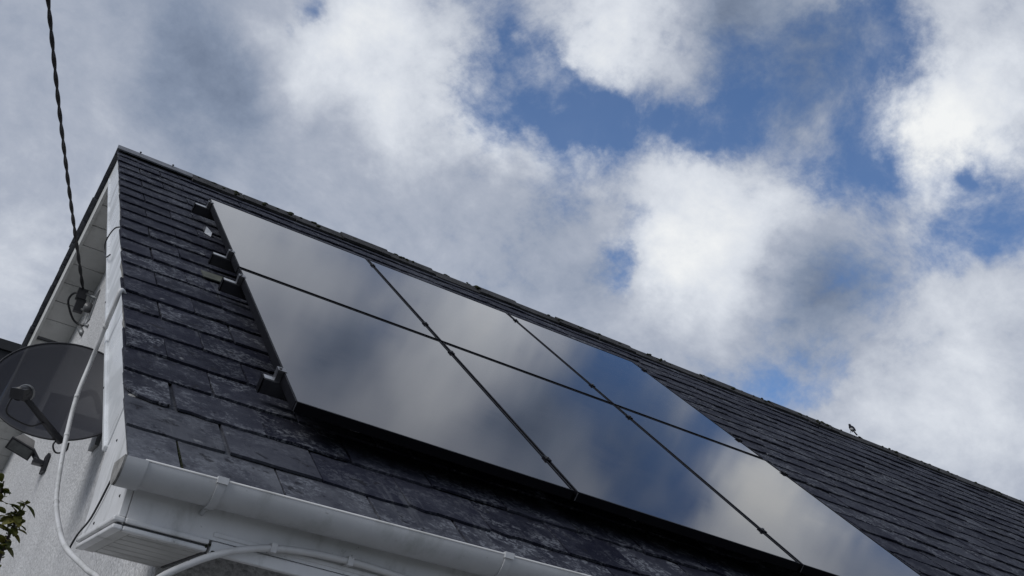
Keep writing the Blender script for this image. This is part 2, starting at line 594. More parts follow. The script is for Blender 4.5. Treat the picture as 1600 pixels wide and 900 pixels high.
nb = thing('neighbour_house', (-3.2, 16.0, 0), 'dark roof corner of a brown brick house far left behind the dish', 'house')
part('wall', MB().box((-6.0, 13.25, 0.0), (-0.46, 19.0, 6.02)), BRICK, nb)
part('roof', MB().prism([(-0.27, 12.95, 6.22), (-6.3, 12.95, 6.22), (-6.3, 12.95, 6.34), (-0.31, 12.95, 6.355)], (0, 6.4, 0)), NEIGHBOUR_DARK, nb)
part('eave_board', MB().prism([(-0.34, 13.0, 6.02), (-6.1, 13.0, 6.02), (-6.1, 13.0, 6.215), (-0.30, 13.0, 6.215)], (0, 6.2, 0)), NEIGHBOUR_DARK, nb)

# ================================================================== the house
ROOF_R = 12.4
APEX = rw(0, 5.115, -0.122)                # ridge line height
FAR = R(28)
DN = Vector((0, math.cos(FAR), -math.sin(FAR)))
NN = Vector((0, math.sin(FAR), math.cos(FAR)))
def fw(x, d, h):
    return Vector((x, APEX.y, APEX.z)) + DN * d + NN * h
def skew(y):                               # the gable is a little out of square behind the ridge
    return -0.030 * max(0.0, y - 4.32)
WALL_X = -0.235

house = thing('house', (WALL_X, 0.16, 0), 'white rendered bungalow with mossy dark slate roof carrying the panels', 'house')

# --- walls
FAR_L = 4.15
m = MB()
ya, za = 0.16, rw(0, 0, -0.31)
def near_top(y):
    v = (y + (-0.31) * SP) / CP
    return v * SP + (-0.31) * CP + Z0
ymid = APEX.y
zmid = near_top(ymid)
yb = 7.70
zb = (fw(0, 0, 0) + DN * ((yb - ymid) / DN.y)).z - 0.24
zmid = min(zmid, APEX.z - 0.24)
m.prism([(WALL_X, 0.16, 0), (WALL_X, ymid, 0), (WALL_X, ymid, zmid), (WALL_X, 0.16, near_top(0.16))], (0.25, 0, 0))
s = skew(yb)
m.hexa([(WALL_X, ymid, 0), (WALL_X + 0.25, ymid, 0), (WALL_X + s + 0.25, yb, 0), (WALL_X + s, yb, 0),
        (WALL_X, ymid, zmid), (WALL_X + 0.25, ymid, zmid), (WALL_X + s + 0.25, yb, zb), (WALL_X + s, yb, zb)])
m.box((WALL_X + 0.25, 0.16, 0), (ROOF_R - 0.3, 0.41, 2.50))
m.box((WALL_X + 0.25, 7.45, 0), (ROOF_R - 0.3, 7.70, zb - 0.01))
m.box((ROOF_R - 0.3, 0.16, 0), (ROOF_R - 0.05, 7.70, 2.45))
part('wall', m, RENDER, house)

# --- front roof slope with its slates
VERGE = -0.505
def verge(v):
    return -0.488 - 0.0042 * (v + 0.5)
EXPO, SL_W, SL_L = 0.243, 0.290, 0.50
V0 = -0.530
SN = -0.137
deck = MB().box((-0.462, -0.495, -0.205), (ROOF_R, 5.10, -0.172), ROOF_M)
roof = part('roof_slope', deck, DECK, house)

rng = random.Random(7)
SLOPE = 0.0417
def slate_shape(w, r, rough=1.0, clip=False):
    """outline of one slate with a chipped tail; local u, v, n"""
    th = 0.0085
    pts = []
    n = 7
    a = 0.0
    if clip:
        pts += [(0.0 - 0.004, 0.10), (0.006, 0.055), (0.035, 0.018), (0.075, 0.0)]
        a = 0.09
    for i in range(n):
        x = a + (w - a) * i / (n - 1)
        j = r.gauss(0, 0.0022) * rough
        if r.random() < 0.10 * rough:
            j += r.uniform(0.004, 0.012)
        pts.append((x, j))
    pts[-1] = (w - r.uniform(0, 0.004), pts[-1][1] + r.uniform(0, 0.004))
    if not clip:
        pts[0] = (r.uniform(0, 0.003), pts[0][1] + r.uniform(0, 0.004))
    pts += [(w + r.gauss(0, 0.0012), 0.12), (w, 0.26), (w, SL_L), (0, SL_L), (0, 0.26), (r.gauss(0, 0.0012), 0.13)]
    warp = r.uniform(-0.003, 0.003)
    def top(x, y):
        return 0.017 - SLOPE * y + warp * math.sin(math.pi * x / w) * max(0.0, 1 - y / 0.3)
    N = len(pts)
    vs_ = [Vector((x, y, top(x, y))) for x, y in pts] + [Vector((x, y, top(x, y) - th)) for x, y in pts]
    fs = [tuple(range(N)), tuple(range(N, 2 * N))[::-1]] + [(i, N + i, N + (i + 1) % N, (i + 1) % N) for i in range(N)]
    return vs_, fs

def slate_mesh(name, w, r, rough=1.0, clip=False):
    b = MB()
    b.add(*slate_shape(w, r, rough, clip))
    return b.mesh(name, SLATE)

FULL = [slate_mesh('slate', SL_W - 0.005, rng) for _ in range(10)]
OLD = [slate_mesh('slate_old', SL_W - 0.006, rng, 2.6) for _ in range(10)]
HALF = [slate_mesh('slate_half', SL_W * 0.5 - 0.006, rng) for _ in range(4)]
CLIPPED = slate_mesh('slate_clipped', SL_W * 0.5 - 0.005, rng, 0.6, True)

CAMR = Vector((-0.923, -3.303, 0.963))
PANEL_U, PANEL_V = 3.174, 3.583
cam_inv = cam.matrix_world.inverted()
def seen_size(u, v, wd):
    """apparent size of a slate's open face from the front garden; 0 where panels cover it"""
    P = Vector((u + wd / 2, v + EXPO / 2, -0.12))
    d = P - CAMR
    q = CAMR + d * (CAMR.z / (CAMR.z - P.z))
    if 0.0 < q.x < PANEL_U and 0.0 < q.y < PANEL_V:
        return 0.0
    c = cam_inv @ rw(*P)
    if c.z > -0.1 or abs(c.x / c.z) > 0.50 or abs(c.y / c.z) > 0.30:
        return 0.0
    return wd * EXPO * abs(CAMR.z + 0.12) / d.length ** 3

cells = []
course = 0
while V0 + course * EXPO < 5.10 - 0.06:
    v = V0 + course * EXPO
    u = verge(v)
    first = True
    half = (course % 2 == 0)
    while u < ROOF_R:
        wd = SL_W * 0.5 if (first and half) else SL_W
        cells.append((seen_size(u, v, wd), course, u, v, wd, first))
        u += wd
        first = False
    course += 1
cells.sort(key=lambda c: -c[0])
rest = MB()
piece = []
for idx, (size, k, u, v, wd, first) in enumerate(cells):
    r = random.Random(k * 1000 + int(u * 100))
    rough = 1.0
    old = min(1.0, max(0.0, (u - 0.6) / 2.5))
    lift = r.uniform(0, 0.0028 + 0.0032 * old)
    du, dv = r.gauss(0, 0.0012), r.gauss(0, 0.0026 + 0.006 * old)
    if first:
        du = r.uniform(-0.007, 0.005)
    rot = R(r.gauss(0, 0.40 + 0.7 * old))
    ln = max(0.0, 5.09 - v)
    M = ROOF_M @ Matrix.Translation((u + 0.003 + du, v + dv, SN + lift)) @ Matrix.Rotation(rot, 4, 'Z')
    if ln < SL_L:                           # the last courses are cut at the ridge
        M = M @ Matrix.Diagonal((1, ln / SL_L, 1, 1))
    if idx < 299 and size > 0:
        me = (CLIPPED if (first and k == 2) else r.choice(HALF)) if wd < SL_W * 0.9 else r.choice(OLD if u > 1.5 else FULL)
        o = bpy.data.objects.new('slate', me)
        link(o, roof)
        o.matrix_local = M
        wash = 0.0
        if k == 0:
            wash = max(0.0, 0.85 - (u + 0.5) * 0.55)
        elif k == 1:
            wash = max(0.0, 0.55 - (u + 0.5) * 0.9)
        elif k == 2 and u < -0.2:
            wash = 0.12
        o.color = (wash + r.uniform(0, 0.10), 0, 0, 1)
    else:
        vs_, fs = slate_shape(wd - 0.005, r, 1.0 + 1.6 * old)
        rest.add([M @ p for p in vs_], fs)
        piece += [r.random()] * len(fs)
field = part('slate_field', rest, SLATE, roof)
field['kind'] = 'stuff'
field.color = (0.05, 0, 0, 1)
at = field.data.attributes.new('piece', 'FLOAT', 'FACE')
at.data.foreach_set('value', piece)

# moss strip lying in the one wide joint of the lowest course
b = MB()
for i in range(9):
    b.ball(rw(-0.488 + 0.149 + rng.uniform(-.002, .002), V0 + 0.025 + i * 0.026, SN + 0.010 - 0.0009 * i), (0.010, 0.018, 0.006), ROOF_M.to_3x3(), 7, 4)
moss_joint = part('joint_moss', b, MOSS, roof, True)

# verge mortar bed under the slate ends
b = MB()
N = 70
tops, lows = [], []
for i in range(N + 1):
    v = -0.50 + 5.58 * i / N
    j = rng.gauss(0, 0.0022)
    tops.append(rw(verge(v) + 0.011 + j, v, -0.147))
    lows.append(rw(verge(v) + 0.016 + j, v, -0.172))
inner_t = [rw(-0.455, -0.50 + 5.58 * i / N, -0.147) for i in range(N + 1)]
inner_l = [rw(-0.455, -0.50 + 5.58 * i / N, -0.1715) for i in range(N + 1)]
for i in range(N):
    b.hexa([lows[i], lows[i + 1], inner_l[i + 1], inner_l[i], tops[i], tops[i + 1], inner_t[i + 1], inner_t[i]])
part('verge_mortar', b, MORTAR, roof)
# pale mortar lump showing at the clipped slate
b = MB().ball(rw(-0.470, -0.020, -0.137), (0.020, 0.018, 0.008), ROOF_M.to_3x3(), 9, 5)
part('mortar_patch', b, MORTAR, roof, True)

# --- rear slope
x0r, x1r = -0.462, -0.462 + skew(APEX.y + DN.y * FAR_L)
b = MB().hexa([fw(x0r, 0.0, -0.085), fw(ROOF_R, 0.0, -0.085), fw(ROOF_R, FAR_L, -0.085), fw(x1r, FAR_L, -0.085),
               fw(x0r, 0.0, -0.022), fw(ROOF_R, 0.0, -0.022), fw(ROOF_R, FAR_L, -0.022), fw(x1r, FAR_L, -0.022)])
rear = part('rear_roof_slope', b, SLATE, house)
dd = 0.0
while dd < 2.05:
    xs = -0.520 + skew(APEX.y + DN.y * dd) + rng.uniform(-.004, .004)
    b = MB().hexa([fw(xs, dd, -0.020), fw(xs + .3, dd, -0.020), fw(xs + .3, dd + .30, -0.006), fw(xs - .008, dd + .30, -0.006),
                   fw(xs, dd, -0.010), fw(xs + .3, dd, -0.010), fw(xs + .3, dd + .30, 0.004), fw(xs - .008, dd + .30, 0.004)])
    part('slate', b, SLATE, rear)
    dd += EXPO

# --- ridge
ridge = part('ridge', MB().box((-0.46, APEX.y - 0.05, APEX.z - 0.10), (ROOF_R, APEX.y + 0.05, APEX.z - 0.035)), DECK, house)
UPN = Vector((0, -SP, CP))                 # normal of the front slope
UPS = Vector((0, CP, SP))
def ridge_piece(x0, x1, wing, th, up, j=0.0):
    c0 = Vector((0, APEX.y, APEX.z + up))
    prof = [c0 - UPS * wing + UPN * j, c0 - UPS * wing * 0.4 + UPN * (0.006 + j), c0 + Vector((0, 0, 0.014)),
            c0 + DN * wing * 0.4 + NN * 0.006, c0 + DN * wing,
            c0 + DN * wing - NN * th, c0 - Vector((0, 0, th)), c0 - UPS * wing - UPN * th]
    return MB().sweep(prof, (x0, 0, 0), (x1, 0, 0))
fl = part('ridge_flashing', ridge_piece(-0.518, 0.03, 0.085, 0.010, 0.018), LEAD, ridge, angle=30)
for xx in (-0.36, -0.12):
    part('nail', MB().ball(Vector((xx, APEX.y - 0.012, APEX.z + 0.033)), (0.008, 0.008, 0.006)), CABLE_B, ridge, True)
xx = 0.03
i = 0
while xx < ROOF_R - 0.1:
    L = 0.40 + rng.uniform(-0.02, 0.02)
    up = 0.012 + 0.017 * mnoise.noise(Vector((xx * 1.3, 2.0, 0.0))) + rng.uniform(-0.004, 0.005)
    part('ridge_tile', ridge_piece(xx, min(xx + L - 0.008, ROOF_R), 0.135 + rng.uniform(-.03, .03), 0.020, up), RIDGE, ridge, angle=30)
    xx += L
    i += 1
b = MB()
rm = random.Random(21)
for _ in range(240):
    x = 0.05 + (ROOF_R - 0.1) * rm.random() ** 1.1
    if mnoise.noise(Vector((x * 1.9, 7.3, 0))) < -0.22 and rm.random() < 0.8:
        continue
    d = abs(rm.gauss(0, 0.07))
    c = Vector((x, APEX.y, APEX.z + 0.024)) - UPS * d + UPN * 0.003
    if rm.random() < 0.35:
        c = Vector((x, APEX.y + 0.02, APEX.z + 0.026))
    s_ = rm.uniform(0.006, 0.015)
    b.ball(c, (s_ * rm.uniform(1.0, 2.2), s_ * 1.2, s_ * rm.uniform(0.5, 0.95)), ROOF_M.to_3x3(), 6, 4)
mo = part('ridge_moss', b, MOSS, ridge, True)
mo['kind'] = 'stuff'

# --- bargeboards
def board(v0, v1, n0, n1, out, th):
    x0, x1 = verge(v0) + out, verge(v1) + out
    return MB().hexa([rw(x0, v0, n0), rw(x0 + th, v0, n0), rw(x1 + th, v1, n0), rw(x1, v1, n0),
                      rw(x0, v0, n1), rw(x0 + th, v0, n1), rw(x1 + th, v1, n1), rw(x1, v1, n1)])
barge = part('bargeboard', board(0.075, 5.09, -0.340, -0.150, 0.022, 0.022), BARGE, house)
bevel(barge, 0.004)
bevel(part('barge_bead', board(0.070, 5.06, -0.358, -0.335, 0.013, 0.035), BARGE, barge), 0.006, 3)
b = MB()
b.hexa([fw(-0.484, 0.03, -0.230), fw(-0.462, 0.03, -0.230), fw(-0.462 + skew(APEX.y + FAR_L * DN.y), FAR_L, -0.230), fw(-0.484 + skew(APEX.y + FAR_L * DN.y), FAR_L, -0.230),
        fw(-0.484, 0.03, -0.024), fw(-0.462, 0.03, -0.024), fw(-0.462 + skew(APEX.y + FAR_L * DN.y), FAR_L, -0.024), fw(-0.484 + skew(APEX.y + FAR_L * DN.y), FAR_L, -0.024)])
part('rear_bargeboard', b, SOFFIT, house)

# --- verge soffits, board by board
sof = part('verge_soffit', MB().box((-0.461, 0.30, -0.344), (WALL_X + 0.01, 5.0, -0.334), ROOF_M), SOFFIT, house)
rsof = part('rear_soffit', MB().hexa([fw(-0.463, 0.15, -0.196), fw(WALL_X + .01, 0.15, -0.196), fw(WALL_X + .01 + x1r + .462, FAR_L, -0.196), fw(-0.463 + x1r + .462, FAR_L, -0.196),
                                      fw(-0.463, 0.15, -0.188), fw(WALL_X + .01, 0.15, -0.188), fw(WALL_X + .01 + x1r + .462, FAR_L, -0.188), fw(-0.463 + x1r + .462, FAR_L, -0.188)]), SOFFIT_SHADE, house)
dd = 0.16
i = 0
while dd < FAR_L - 0.02:
    wdt = min(0.205 + rng.uniform(-.004, .004), FAR_L - dd)
    gap = 0.006
    if i == 7:
        gap = 0.045
    e0, e1 = skew(APEX.y + DN.y * dd), skew(APEX.y + DN.y * (dd + wdt))
    h = rng.uniform(-0.002, 0.001)
    b = MB().hexa([fw(-0.461 + e0, dd, -0.211 + h), fw(WALL_X + .004 + e0, dd, -0.211 + h), fw(WALL_X + .004 + e1, dd + wdt, -0.211 + h), fw(-0.461 + e1, dd + wdt, -0.211 + h),
                   fw(-0.461 + e0, dd, -0.198), fw(WALL_X + .004 + e0, dd, -0.198), fw(WALL_X + .004 + e1, dd + wdt, -0.198), fw(-0.461 + e1, dd + wdt, -0.198)])
    bevel(part('soffit_board', b, SOFFIT, rsof), 0.003, 1)
    dd += wdt + gap
    i += 1

# --- eave: fascia, boxed end, soffit
b = MB().box((-0.442, -0.330, 2.2405), (ROOF_R - 0.02, -0.308, 2.345))
fascia = part('fascia', b, PVC, house)
bevel(part('lower_fascia', MB().box((-0.216, -0.336, 2.205), (ROOF_R - 0.02, -0.306, 2.238)), PVC, fascia), 0.004, 2)
bevel(part('fascia_bead', MB().box((-0.216, -0.334, 2.2500), (ROOF_R - 0.02, -0.3295, 2.262)), PVC, fascia), 0.002, 2)

t0, t1 = rw(0, 0.073, -0.152), rw(0, -0.49, -0.152)
lo = rw(0, 0.073, -0.36)
b = MB().prism([(-0.464, -0.3295, 2.2405), (-0.464, 0.195, 2.2405), (-0.464, lo.y, lo.z), (-0.464, t0.y, t0.z), (-0.464, t1.y, t1.z)], (0.021, 0, 0))
boxend = part('eave_box', b, PVC, house)
bevel(boxend, 0.003, 1)
for z0, z1, pr in ((2.2260, 2.2400, 0.010), (2.2070, 2.2200, 0.006)):
    mm = MB().box((-0.464 - pr, -0.330 - pr, z0), (-0.4445, 0.200, z1))
    bevel(part('moulding', mm, PVC, boxend), 0.004, 2)
    mm = MB().box((-0.4440, -0.330 - pr, z0), (-0.2235, -0.3085, z1))
    bevel(part('moulding', mm, PVC, boxend), 0.004, 2)
part('shadow_gap_board', MB().box((-0.461, -0.327, 2.2180), (-0.224, 0.196, 2.2245)), SOFFIT_SHADE, boxend)
part('end_frame', MB().box((-0.453, -0.318, 2.2075), (-0.419, 0.190, 2.2175)), SOFFIT, boxend)
y = -0.317
i = 0
while y < 0.17:
    wdt = 0.062 if i == 0 else 0.084
    bevel(part('soffit_board', MB().box((-0.4175, y, 2.2085), (-0.226, min(y + wdt - 0.011, 0.188), 2.2175)), SOFFIT, boxend), 0.002, 1)
    y += wdt
    i += 1
part('return_board', MB().box((-0.2245, -0.3070, 2.2065), (-0.2175, 0.159, 2.300)), SOFFIT_SHADE, boxend)
es = part('eave_soffit', MB().box((-0.217, -0.306, 2.288), (ROOF_R - 0.05, 0.158, 2.296)), SOFFIT_SHADE, house)  # dark colour stands in for the shade under the eave
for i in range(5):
    part('soffit_board', MB().box((-0.216, -0.305 + i * 0.0925, 2.276), (ROOF_R - 0.06, -0.305 + i * 0.0925 + 0.087, 2.2875)), SOFFIT_SHADE, es)

for (y_, z_) in ((0.02, 2.262), (-0.27, 2.30), (0.10, 2.52), (-0.12, 2.40)):
    part('screw', MB().ball((-0.4645, y_, z_), (0.003, 0.0045, 0.0045), None, 8, 5), CABLE_B, boxend, True)
for v_ in (0.62, 1.75, 3.1):
    part('screw', MB().ball(rw(verge(v_) + 0.013, v_, -0.347), (0.003, 0.005, 0.005), None, 8, 5), CABLE_B, barge, True)

# --- gutter
GY, GZ, GR = -0.400, 2.364, 0.061
def half_round(r0, r1, seg=18, lip=0.0):
    out = [(GY + r1 * math.cos(math.pi + math.pi * k / seg), GZ + r1 * math.sin(math.pi + math.pi * k / seg)) for k in range(seg + 1)]
    inn = [(GY + r0 * math.cos(math.pi + math.pi * k / seg), GZ + r0 * math.sin(math.pi + math.pi * k / seg)) for k in range(seg + 1)]
    return [Vector((0, a, z)) for a, z in out + inn[::-1]]
def gz(x):
    return 0.020 * (x + 0.5)
def gutter_len(r0, r1, x0, x1):
    return MB().sweep(half_round(r0, r1), (x0, 0, gz(x0)), (x1, 0, gz(x1)))
gutter = part('gutter', gutter_len(GR - 0.003, GR, -0.500, ROOF_R + 0.05), PVC_GUTTER, house, angle=40)
def strip(x0, x1, r0, r1, name):
    return part(name, gutter_len(r0, r1, x0, x1), PVC_GUTTER, gutter, angle=40)
rim = MB()
rim.tube([(-0.46, GY - GR + 0.001, GZ + gz(-.46) + 0.001), (ROOF_R, GY - GR + 0.001, GZ + gz(ROOF_R) + 0.001)], 0.0030, 8)
part('gutter_rim', rim, PVC_GUTTER, gutter, True)
strip(-0.506, -0.452, GR + 0.0008, GR + 0.0055, 'end_cap_collar')
cap = [Vector((0, GY + (GR + 0.0055) * math.cos(math.pi + math.pi * k / 18), GZ + (GR + 0.0055) * math.sin(math.pi + math.pi * k / 18))) for k in range(19)]
part('end_cap', MB().sweep(cap, (-0.512, 0, 0.001), (-0.5062, 0, 0.001)), MORTAR, gutter)
xb = -0.262
while xb < ROOF_R:
    o = strip(xb - 0.011, xb + 0.011, GR + 0.0008, GR + 0.0055, 'bracket')
    part('bracket_clip', MB().box((xb - 0.014, GY - GR - 0.010, GZ + gz(xb) - 0.010), (xb + 0.014, GY - GR + 0.006, GZ + gz(xb) + 0.007)), PVC_GUTTER, gutter)
    part('bracket_stay', MB().tube(spline([(xb, GY + 0.02, GZ - GR - 0.004 + gz(xb)), (xb, GY + 0.045, GZ - GR + 0.004), (xb, -0.333, GZ - GR - 0.006)], 4), 0.006, 6), PVC_GUTTER, gutter, True)
    xb += 0.85
part('joint_moss', MB().ball((-0.219, -0.3360, 2.226), (0.003, 0.002, 0.004), None, 8, 5).ball((-0.206, -0.337, 2.211), (0.007, 0.002, 0.003), None, 8, 5).ball((-0.228, -0.3365, 2.221), (0.003, 0.002, 0.005), None, 8, 5), MOSS, fascia, True)

# ================================================================== solar panels
ROWS = [(0.0, 1.775), (1.808, 3.583)]
COLS = [(0.0, 1.0515), (1.0640, 2.1095), (2.1225, 3.174)]
WHERE = [['lower black solar panel nearest the gable, above the gutter', 'lower middle black solar panel of the six', 'lower black solar panel farthest from the gable, cut by the picture edge'],
         ['upper black solar panel nearest the gable, close to the verge', 'upper middle black solar panel under the ridge', 'upper black solar panel farthest from the gable, beside bare slates']]
for ri, (v0, v1) in enumerate(ROWS):
    for ci, (u0, u1) in enumerate(COLS):
        pn = thing('solar_panel', rw((u0 + u1) / 2, v0, -0.035), WHERE[ri][ci], 'solar panel', 'solar panels on the front roof slope')
        fr = MB()
        lipw = 0.0075
        fr.box((u0, v0, -0.035), (u0 + lipw, v1, 0.0), ROOF_M)
        fr.box((u1 - lipw, v0, -0.035), (u1, v1, 0.0), ROOF_M)
        fr.box((u0 + lipw, v0, -0.035), (u1 - lipw, v0 + lipw, -0.0003), ROOF_M)
        fr.box((u0 + lipw, v1 - lipw, -0.035), (u1 - lipw, v1, -0.0003), ROOF_M)
        fo = part('frame', fr, FRAME, pn)
        part('corner_key', MB().box((u0 + 0.002, v0 - 0.0012, -0.033), (u0 + 0.006, v0 - 0.0002, -0.002), ROOF_M), STEEL, fo)
        gl = part('glass', MB().box((u0 + lipw, v0 + lipw, -0.0062), (u1 - lipw, v1 - lipw, -0.0022), ROOF_M), GLASS, pn)
        part('backsheet', MB().box((u0 + lipw, v0 + lipw, -0.012), (u1 - lipw, v1 - lipw, -0.0075), ROOF_M), BACKSHEET, pn)

# ================================================================== mounting rails
RAILS = [(0.290, -0.055, 'lowest black mounting rail with its end showing beside the lower panel'),
         (1.595, -0.076, 'second black mounting rail from the gutter, end under lower panel corner'),
         (2.092, -0.084, 'third black mounting rail from the gutter, end beside upper panel'),
         (3.400, -0.086, 'topmost black mounting rail with its end near the ridge')]
for vc, ue, lab in RAILS:
    rl = thing('mounting_rail', rw(ue, vc, -0.09), lab, 'rail', 'mounting rails under the solar panels')
    bm_ = part('rail', MB().box((ue, vc - 0.021, -0.090), (3.235, vc + 0.021, -0.0365), ROOF_M), RAIL, rl)
    bevel(bm_, 0.002, 1)
    part('rail_top_sheen', MB().box((ue + 0.001, vc - 0.019, -0.0364), (-0.004, vc + 0.019, -0.0340), ROOF_M), STAINLESS, rl)  # bright strip imitating the sky's reflection on the exposed rail end
    part('end_cap', MB().box((ue - 0.004, vc - 0.022, -0.091), (ue, vc + 0.022, -0.0355), ROOF_M), FRAME, rl)
    for uc, end in ((-0.011, -1), (1.058, 0), (2.116, 0), (3.186, 1)):
        c = MB()
        if end:
            c.box((uc - 0.010, vc - 0.020, -0.0355), (uc + 0.010, vc + 0.020, 0.0025), ROOF_M)
            a_, b_ = (uc - 0.010, uc + 0.021) if end < 0 else (uc - 0.021, uc + 0.010)
            c.box((a_, vc - 0.020, 0.0026), (b_, vc + 0.020, 0.0060), ROOF_M)
        else:
            c.box((uc - 0.013, vc - 0.018, 0.0012), (uc + 0.013, vc + 0.018, 0.0045), ROOF_M)
            c.box((uc - 0.004, vc - 0.018, -0.0355), (uc + 0.004, vc + 0.020, 0.0011), ROOF_M)
        co = part('clamp', c, STEEL if end < 0 else FRAME, rl)
        bl = MB().lathe([(0.0, 0.0042), (0.0055, 0.0042), (0.0055, 0.0100), (0.0, 0.0100)], ROOF_M @ Matrix.Translation((uc, vc, 0.0005)), 6)
        part('bolt', bl, STEEL, co)
    for uh in (0.30, 1.5, 2.7):
        part('roof_hook', MB().box((uh, vc - 0.005, -0.134), (uh + 0.035, vc + 0.005, -0.090), ROOF_M).box((uh, vc - 0.005, -0.134), (uh + 0.035, vc + 0.12, -0.129), ROOF_M), STAINLESS, rl)
    if vc > 3:
        part('roof_hook', MB().hexa([rw(-0.024, 3.05, -0.122), rw(0.010, 3.00, -0.122), rw(0.012, 3.06, -0.120), rw(-0.026, 3.13, -0.120),
                                     rw(-0.024, 3.06, -0.085), rw(0.010, 3.01, -0.100), rw(0.012, 3.07, -0.105), rw(-0.028, 3.14, -0.105)]), STAINLESS, rl)
    if 2.0 < vc < 2.2:
        part('flashing', MB().hexa([rw(-0.115, 1.88, -0.119), rw(0.03, 1.90, -0.119), rw(0.03, 2.02, -0.119), rw(-0.12, 2.00, -0.119),
                                    rw(-0.115, 1.88, -0.114), rw(0.03, 1.90, -0.114), rw(0.03, 2.02, -0.114), rw(-0.12, 2.00, -0.114)]), LEAD_GREEN, rl)

# ================================================================== cables
def cable(name, pts, r, mat, label, cat='cable', n=8, parent=None, group=None):
    b = MB().tube(spline(pts, n), r, 8)
    o = part(name, b, mat, parent, True)
    if parent is None:
        tag(o, label, cat, group)
    return o

WCP = [(-0.480, 1.03, 3.285), (-0.505, 0.99, 3.285), (-0.506, 1.02, 3.221), (-0.504, 1.1, 3.164), (-0.503, 1.15, 3.109), (-0.504, 1.2, 3.026), (-0.515, 1.15, 2.877),
       (-0.513, 1.05, 2.703), (-0.508, 0.9, 2.534), (-0.508, 0.7, 2.405), (-0.508, 0.4, 2.285), (-0.506, 0.1, 2.191), (-0.463, -0.08, 2.128),
       (-0.426, -0.2, 2.078), (-0.36, -0.26, 1.90), (-0.30, 0.06, 1.60), (-0.25, 0.20, 1.30), (-0.247, 0.22, 0.30)]
wc = thing('conduit', (-0.247, 0.22, 0.3), 'white flexible conduit hanging from the bargeboard past the satellite dish', 'cable')
part('conduit_tube', MB().tube(spline(WCP, 8), 0.0085, 10), CABLE_W, wc, True)
for k in (3, 6, 7, 9):
    p = Vector(WCP[k])
    q = (Vector(WCP[k + 1]) - Vector(WCP[k - 1])).normalized() * 0.008
    part('collar', MB().tube([p - q, p + q], 0.0100, 10), CABLE_W, wc, True)

ARC = [(-0.43, -0.33, 1.85), (-0.38, -0.36, 2.02), (-0.343, -0.365, 2.09), (-0.319, -0.365, 2.120), (-0.272, -0.365, 2.157), (-0.215, -0.365, 2.195), (-0.139, -0.363, 2.231),
       (-0.052, -0.360, 2.256), (0.051, -0.357, 2.269), (0.183, -0.355, 2.274), (0.301, -0.353, 2.27), (0.424, -0.352, 2.265), (0.9, -0.350, 2.255), (2.2, -0.350, 2.26)]
ac = thing('conduit', (-0.43, -0.33, 1.85), 'grey white conduit arching below the gutter in front of the fascia', 'cable')
part('conduit_tube', MB().tube(spline(ARC, 8), 0.0095, 10), CABLE_W, ac, True)
for (x_, y_, z_) in ((-0.06, -0.360, 2.2545), (0.16, -0.3555, 2.2735)):
    part('cable_clip', MB().box((x_ - 0.008, y_ - 0.012, z_ - 0.012), (x_ + 0.008, -0.331, z_ + 0.012)), CABLE_W, ac)

cable('black_wire', [(-0.474, -0.20, 2.410), (-0.473, -0.161, 2.392), (-0.470, -0.074, 2.372), (-0.470, 0.01, 2.315), (-0.470, 0.09, 2.277), (-0.478, 0.172, 2.243), (-0.484, 0.21, 2.20)], 0.0030, CABLE_B,
      'thin black wire running down the white boxed eave end')
cable('black_wire', [(-0.470, 2.16, 4.03), (-0.512, 2.20, 4.02), (-0.522, 2.32, 3.985), (-0.507, 2.33, 3.93), (-0.500, 2.25, 3.88), (-0.499, 2.10, 3.84)], 0.0036, CABLE_B,
      'short dark cable looped over the bargeboard edge')

# overhead line: two insulated strands twisted round each other
A_, B_ = Vector((-0.348, 5.20, 4.692)), Vector((-1.218, 2.60, 5.341))
far_end = B_ + (B_ - A_) * 2.6 + Vector((0, 0, 0.5))
sl = thing('overhead_cable', A_, 'black twisted overhead supply cable rising steeply to the sky', 'cable')
path = spline([A_, (A_ + B_) / 2 + Vector((0, 0, -0.03)), B_, (B_ + far_end) / 2 + Vector((0, 0, -0.05)), far_end], 60)
for ph in (0.0, math.pi):
    pts, run = [], 0.0
    for i, p in enumerate(path):
        if i:
            run += (p - path[i - 1]).length
        t = (path[min(i + 1, len(path) - 1)] - path[max(i - 1, 0)]).normalized()
        s_ = t.orthogonal().normalized()
        c_ = t.cross(s_)
        a = 2 * math.pi * run / 0.30 + ph
        pts.append(p + (s_ * math.cos(a) + c_ * math.sin(a)) * 0.0062)
    part('strand', MB().tube(pts, 0.0078, 6), CABLE_B, sl, True)
wb = thing('cable_anchor', (WALL_X - 0.02, 5.2, 4.55), 'dark wedge clamp and wall bracket holding the overhead cable below the soffit', 'bracket')
part('clamp', MB().box((-0.385, 5.16, 4.62), (-0.315, 5.23, 4.70)).box((-0.372, 5.17, 4.52), (-0.305, 5.22, 4.622)), DISH_DARK, wb)
part('bracket_arm', MB().tube([(-0.33, 5.19, 4.68), (-0.250, 5.00, 4.60)], 0.012, 8).tube([(-0.325, 5.19, 4.55), (-0.248, 5.05, 4.50)], 0.010, 8), GALV, wb, True)
part('wall_plate', MB().box((-0.262, 4.95, 4.42), (-0.244, 5.10, 4.66)), GALV, wb)
part('pulley', MB().lathe([(0.0, -0.02), (0.035, -0.02), (0.024, 0.0), (0.035, 0.02), (0.0, 0.02)], Matrix.Translation((-0.285, 5.06, 4.535)) @ Matrix.Rotation(R(90), 4, 'X'), 14), PORCELAIN, wb, True)
part('tail_loop', MB().tube(spline([(-0.345, 5.2, 4.66), (-0.398, 5.25, 4.675), (-0.420, 5.3, 4.63), (-0.39, 5.33, 4.57), (-0.33, 5.35, 4.50), (-0.270, 5.32, 4.47), (-0.262, 5.2, 4.44)], 8), 0.0085, 7), CABLE_B, wb, True)
